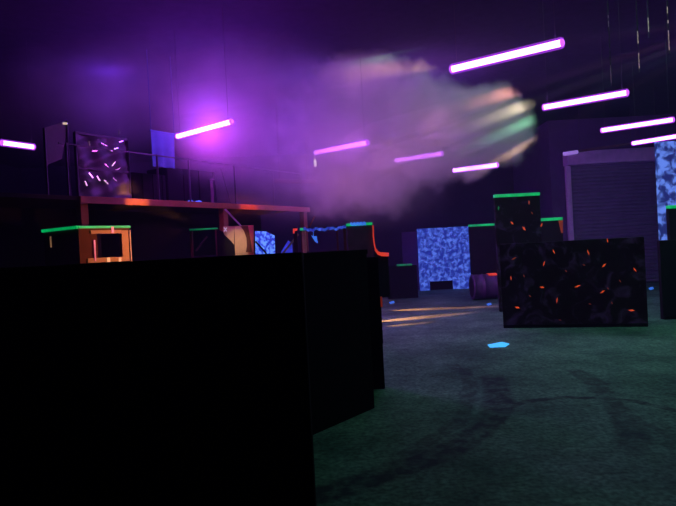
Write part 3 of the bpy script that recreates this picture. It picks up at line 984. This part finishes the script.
t = thing('barricade', (fA + fB) / 2, 'wide low black barricade speckled with small orange flecks on the open floor', 'barricade')
mb = MB().bar(fA + Vector((0, 0, zt / 2)) - fn_ * .06, fB + Vector((0, 0, zt / 2)) - fn_ * .06, 0.12, zt, 0.01)
for (px, py, dx, dy, w, mi) in [
    (553.8, 251.6, 2, 5, .011, 1), (588.3, 252.5, 2, 6, .013, 1), (544, 263.5, -2, 5.5, .010, 1), (604, 265.4, -4.5, 4, .017, 1), (635, 269.8, 3, 4.5, .011, 1),
    (607.5, 240.5, .6, 5, .009, 1), (514, 258.5, -5, 2.5, .012, 2), (542, 287.2, 5, 1, .018, 1), (577.5, 286.2, 6.5, -2, .016, 1), (602.5, 291.8, -5, 3, .016, 1), (557, 300.3, -1, 6, .012, 1),
    (517.3, 307.5, 5, 1.5, .020, 1), (631.5, 310.3, 7, .5, .018, 1), (566, 271, 2, 2, .008, 2), (620, 281, 2, 3, .008, 2), (590, 304, 3, 1, .008, 2), (524, 276, 1, 3, .008, 2),
    (511, 278, .3, 5, .012, 1), (584, 265, 3, 1, .008, 2), (612, 303, 1, 3, .008, 2), (530, 296, 2, 2, .008, 2), (560, 320, 3, 1, .008, 2), (608, 288.5, 1.5, 2.5, .008, 2)]:
    a, b = PF(px - dx / 2, py - dy / 2), PF(px + dx / 2, py + dy / 2)
    d = b - a
    n_ = d.cross(fn_).normalized() * w
    m_ = (a + b) / 2
    mb.bm.faces.new([mb.bm.verts.new(v) for v in (a, m_ - n_ * .9 + d * .1, b, m_ + n_ - d * .1)]).material_index = mi
mb.build('wall_panel', [M['lava'], M['fleck'], M['flecklow']], t)
MB().bar(fA + fu * .004 + Vector((0, 0, .03)) - fn_ * .06, fB - fu * .004 + Vector((0, 0, .03)) - fn_ * .06, 0.17, 0.06).build('plinth', M['black'], t)

# ------------------------------------------------------------------ right edge: blue sheet and dark barricades
Ys = 15.0
x0, x1 = P(656.5, 190, Ys).x, P(656.5, 190, Ys).x + 1.5
zt, zb = P(660, 141, Ys).z, P(664, 243, Ys).z
t = thing('camouflage_sheet', ((x0 + x1) / 2, Ys, zb), 'glowing blue camouflage sheet hanging high at the right frame edge', 'sheet')
MB().grid((x0, Ys, zb), (x1 - x0, 0, 0), (0, 0, zt - zb), 40, 30, lambda i, j: Vector((0, 0.03 * math.sin(12 * i) * (1.2 - j), 0))).build('cloth', M['bluebanner'], t)
MB().tube((x0 - .05, Ys, zt), (x1 + .05, Ys, zt), 0.02, 10).build('hanging_rod', M['darksteel'], t)
for x in (x0 + .05, x1 - .05):
    MB().tube((x, Ys, zt), (x, Ys, ZC), 0.006, 6).build('cord', M['wire'], t)

Yh = 11.6
x0 = P(670, 240, Yh).x
zt = P(673, 208, Yh).z
t = thing('barricade', (x0 + .7, Yh, 0), 'taller dark barricade with a green top edge at the right frame edge', 'barricade')
MB().span(x0, x0 + 1.5, Yh, Yh + .10, 0, zt, 0.01).build('wall_panel', M['dark'], t)
MB().span(x0, x0 + 1.5, Yh - .03, Yh + .1, zt - .01, zt + .055, 0.01).build('edge_tape', M['green'], t)
Yj = 10.6
x0 = P(661.5, 280, Yj).x
zt = P(668, 240.0, Yj).z
t = thing('barricade', (x0 + .6, Yj, 0), 'lower dark barricade at the right frame edge beneath the blue camouflage sheet', 'barricade')
MB().span(x0, x0 + 1.6, Yj, Yj + .10, 0, zt, 0.012).build('wall_panel', M['dark'], t)
MB().span(x0 + .02, x0 + 1.58, Yj - .03, Yj + .13, 0.0, 0.06).build('plinth', M['black'], t)

# ------------------------------------------------------------------ glowing scraps on the floor
def card(name, corners, m, label, th=0.006):
    pts = [F(*c) for c in corners]
    mb = MB().prism([p + Vector((0, 0, 0.002)) for p in pts], (0, 0, th))
    tag(mb.build(name, M[m]), label, 'card', 'glowing scraps on the floor')
card('paper_card', [(487.5, 345.2), (502, 342.3), (509.5, 344.2), (505, 347.2), (490, 347.8)], 'cyan', 'bright cyan card lying on the open floor in front of the wide speckled barricade')
card('paper_scrap', [(389, 302.5), (394, 301), (394.5, 303), (390.5, 304)], 'bluescrap', 'small blue glowing scrap on the floor left of the orange light streaks')
card('paper_scrap', [(486.5, 304.2), (491, 303), (491.5, 304.8), (488, 305.8)], 'bluescrap', 'small blue glowing scrap on the floor below the purple drum')
card('paper_scrap', [(648.5, 288.3), (653, 287), (653.8, 289), (650, 290.2)], 'bluescrap', 'small blue glowing scrap on the floor between the right barricades')

# ------------------------------------------------------------------ smoke
BL = [  # px, py, depth, radius px, weight, thick (1) or hazy (0)
    (40, 95, 10.8, 70, 0.22, 0), (110, 70, 10.8, 95, 0.34, 0), (110, 140, 12.4, 60, 0.35, 0), (200, 60, 10.6, 105, 0.40, 0), (210, 134, 9.5, 58, 0.75, 0), (215, 140, 12.8, 75, 0.5, 0), (260, 100, 10.8, 95, 0.5, 0),
    (310, 135, 11.4, 85, 0.65, 0), (350, 150, 11.2, 90, 0.5, 0), (390, 150, 11.2, 80, 0.45, 0), (250, 170, 12.6, 55, 0.4, 0), (295, 175, 11.6, 60, 0.45, 0),
    (335, 105, 11.2, 52, 0.8, 1), (362, 66, 11.4, 42, 1.0, 1), (340, 180, 11.0, 52, 0.8, 1), (300, 130, 11.0, 50, 0.5, 1), (385, 135, 11.2, 60, 0.9, 1),
    (385, 185, 11.2, 40, 0.9, 1), (430, 125, 11.4, 58, 1.0, 1), (405, 95, 11.4, 42, 0.7, 1), (435, 160, 11.4, 40, 0.9, 1), (470, 122, 11.5, 46, 1.1, 1), (492, 108, 11.5, 36, 1.2, 1), (500, 138, 11.5, 38, 1.2, 1), (512, 124, 11.5, 32, 1.2, 1), (472, 160, 11.6, 30, 0.9, 1),
]
BLW = [(P(px, py, Y), r * Y / FPX, w, k) for px, py, Y, r, w, k in BL]


def smoke_mat():
    m = bpy.data.materials.new('drifting smoke')
    m.use_nodes = True
    nt = m.node_tree
    nt.nodes.clear()
    L = nt.links.new
    out = N(nt, 'ShaderNodeOutputMaterial')
    vol = N(nt, 'ShaderNodeVolumePrincipled')
    vol.inputs['Color'].default_value = (0.92, 0.86, 0.92, 1)
    vol.inputs['Anisotropy'].default_value = 0.0
    L(vol.outputs[0], out.inputs['Volume'])
    g = N(nt, 'ShaderNodeNewGeometry')

    def mth(op, a, b=None, clamp=False):
        n = N(nt, 'ShaderNodeMath', operation=op)
        n.use_clamp = clamp
        for i, v in enumerate((a, b)):
            if v is None: continue
            if isinstance(v, (int, float)): n.inputs[i].default_value = v
            else: L(v, n.inputs[i])
        return n.outputs[0]
    nz = N(nt, 'ShaderNodeTexNoise')
    nz.inputs['Scale'].default_value = 1.3
    nz.inputs['Detail'].default_value = 6
    nz.inputs['Roughness'].default_value = 0.6
    L(g.outputs['Position'], nz.inputs['Vector'])
    warp = N(nt, 'ShaderNodeVectorMath', operation='MULTIPLY_ADD')
    sub = N(nt, 'ShaderNodeVectorMath', operation='SUBTRACT')
    sub.inputs[1].default_value = (0.5, 0.5, 0.5)
    L(nz.outputs['Color'], sub.inputs[0])
    warp.inputs[1].default_value = (0.8, 0.8, 0.8)
    L(sub.outputs[0], warp.inputs[0])
    L(g.outputs['Position'], warp.inputs[2])
    tot = [None, None]
    for c, r, w, k in BLW:
        d = N(nt, 'ShaderNodeVectorMath', operation='DISTANCE')
        L(warp.outputs[0], d.inputs[0])
        d.inputs[1].default_value = c
        f = mth('SUBTRACT', 1.0, mth('DIVIDE', d.outputs['Value'], r), True)
        f = mth('MULTIPLY', f, w)
        tot[k] = f if tot[k] is None else mth('ADD', tot[k], f)
    nz2 = N(nt, 'ShaderNodeTexNoise')
    nz2.inputs['Scale'].default_value = 3.2
    nz2.inputs['Detail'].default_value = 5
    L(g.outputs['Position'], nz2.inputs['Vector'])
    # thick billows: hard-ish edge where the field drops under the noise
    e = mth('ADD', mth('SUBTRACT', tot[1], 0.16), mth('MULTIPLY', mth('SUBTRACT', nz2.outputs['Fac'], 0.5), 0.75))
    thick = mth('MULTIPLY', mth('MULTIPLY', e, 2.6, True), mth('MULTIPLY', tot[1], 8.0, True))
    mod = mth('ADD', mth('MULTIPLY', nz2.outputs['Fac'], 1.6), 0.2)
    den = mth('ADD', mth('MULTIPLY', mth('MULTIPLY', tot[0], mod), HAZE_D), mth('MULTIPLY', thick, SMOKE_D))
    L(den, vol.inputs['Density'])
    return m


SMOKE_D = 1.25
HAZE_D = 0.5
bm = bmesh.new()
for c, r, w, k in BLW:
    res = bmesh.ops.create_icosphere(bm, subdivisions=3, radius=r * 1.08 + 0.34)
    for v in res['verts']:
        v.co += c
me = bpy.data.meshes.new('smoke_cloud')
bm.to_mesh(me); bm.free()
smoke = bpy.data.objects.new('smoke_cloud', me)
COL.objects.link(smoke)
md = smoke.modifiers.new('union', 'REMESH')
md.mode = 'VOXEL'
md.voxel_size = 0.16
dg = bpy.context.evaluated_depsgraph_get()
me2 = bpy.data.meshes.new_from_object(smoke.evaluated_get(dg))
smoke.modifiers.clear()
smoke.data = me2
me2.name = 'smoke_cloud'
me2.materials.clear()
me2.materials.append(smoke_mat())
tag(smoke, 'drifting cloud of violet lit smoke with a ragged striped right end under the ceiling', 'smoke', kind='stuff')


# ------------------------------------------------------------------ lights
def spot(name, loc, aim, col, power, size_deg, blend=0.3, rad=0.03):
    l = bpy.data.lights.new(name, 'SPOT')
    l.color = col
    l.energy = power
    l.spot_size = math.radians(size_deg)
    l.spot_blend = blend
    l.shadow_soft_size = rad
    o = bpy.data.objects.new(name, l)
    COL.objects.link(o)
    o.location = loc
    o.rotation_euler = (Vector(aim) - Vector(loc)).to_track_quat('-Z', 'Y').to_euler()
    return o


def point(name, loc, col, power, rad=0.3):
    l = bpy.data.lights.new(name, 'POINT')
    l.color = col
    l.energy = power
    l.shadow_soft_size = rad
    o = bpy.data.objects.new(name, l)
    COL.objects.link(o)
    o.location = loc
    return o


def area(name, loc, aim, col, power, sx, sy):
    l = bpy.data.lights.new(name, 'AREA')
    l.shape = 'RECTANGLE'
    l.size, l.size_y = sx, sy
    l.color = col
    l.energy = power
    o = bpy.data.objects.new(name, l)
    COL.objects.link(o)
    o.location = loc
    o.rotation_euler = (Vector(aim) - Vector(loc)).to_track_quat('-Z', 'Y').to_euler()
    return o


# added violet, magenta and warm point lights, sourceless, to brighten the smoke
for px, py, Y, p, c in ((205, 120, 10.3, 30, 0), (300, 125, 12.6, 26, 0), (360, 150, 12.8, 44, 1), (420, 130, 13.0, 32, 1), (110, 90, 11.5, 14, 0), (340, 60, 12.5, 8, 1)):
    point('violet_glow', P(px, py, Y), ((0.27, 0.06, 1.0), (0.42, 0.10, 1.0))[c], p * 3)
point('magenta_glow', P(210, 136, 9.5), (0.75, 0.06, 1.0), 85)
for px, py, Y, p in ((430, 125, 12.2, 22), (385, 160, 12.3, 26), (345, 185, 12.0, 18), (350, 85, 12.0, 8)):
    point('warm_glow', P(px, py, Y), (1.0, 0.4, 0.45), p)
# added green fill far up over the floor, no lamp there
area('green_work_light', (3.8, 10.0, 5.1), (3.4, 10.2, 0), (0.22, 1.0, 0.46), 120, 7, 13)
# disco projector beams through the right end of the smoke
src = P(764, 14, 9.0)
for (px, py, col, pw, ang) in ((498, 96, (1.0, 0.36, 0.28), 17000, 3.6), (508, 112, (0.95, 0.78, 0.50), 17000, 3.4), (510, 130, (0.3, 0.95, 0.5), 11000, 3.2), (512, 153, (1.0, 0.62, 0.38), 16000, 2.3),
                               (345, 76, (1.0, 0.5, 0.3), 14000, 3.0), (372, 60, (0.5, 0.9, 0.5), 9000, 2.4)):
    spot('disco_beam', src, P(px, py, 11.5), col, pw, ang, 0.35)
# orange lamp raking the mezzanine beam, booth and board
spot('orange_lamp', P(330, 215, 8.2), P(255, 208, 11.6), (1.0, 0.16, 0.07), 2600, 8, 0.9)
spot('orange_lamp', P(190, 222, 7.4), P(134, 199, 9.9), (1.0, 0.36, 0.10), 1700, 11, 0.9)
spot('orange_lamp', P(185, 228, 7.9), P(112, 248, 8.35), (1.0, 0.28, 0.12), 65, 60, 0.6)
spot('warm_lamp', P(243, 215, 9.0), P(238, 243, 10.4), (1.0, 0.72, 0.40), 70, 24, 0.9)
# orange streaks on the floor
s0 = Vector((-2.2, 13.2, 0.75))
for (a_, b_, pw, ang) in (((381, 311), (470, 307.5), 5200, 10), ((381, 321.5), (436, 316), 4600, 12), ((381, 327), (432, 322), 2400, 7)):
    A, B = F(*a_), F(*b_)
    mid = (A + B) / 2
    d = (B - A).normalized()
    loc = A - d * 1.7 + Vector((0, 0, 0.55))
    spot('orange_floor_beam', loc, mid, (1.0, 0.23, 0.08), pw, ang, 0.6, 0.01)

# ------------------------------------------------------------------ world
w = bpy.data.worlds.new('hall_air')
SC.world = w
w.use_nodes = True
bg = w.node_tree.nodes['Background']
bg.inputs['Color'].default_value = (0.05, 0.03, 0.09, 1)
bg.inputs['Strength'].default_value = 0.02
vs = w.node_tree.nodes.new('ShaderNodeVolumeScatter')
vs.inputs['Density'].default_value = 0.004
vs.inputs['Color'].default_value = (0.55, 0.5, 1.0, 1)
w.node_tree.links.new(vs.outputs[0], w.node_tree.nodes['World Output'].inputs['Volume'])

SC.view_settings.view_transform = 'Standard'
SC.view_settings.look = 'None'
SC.view_settings.exposure = 0.0
SC.view_settings.gamma = 1.0
SC.cycles.use_denoising = True
SC.cycles.volume_bounces = 1
SC.cycles.volume_step_rate = 1.0
SC.cycles.volume_max_steps = 128
SC.cycles.max_bounces = 5
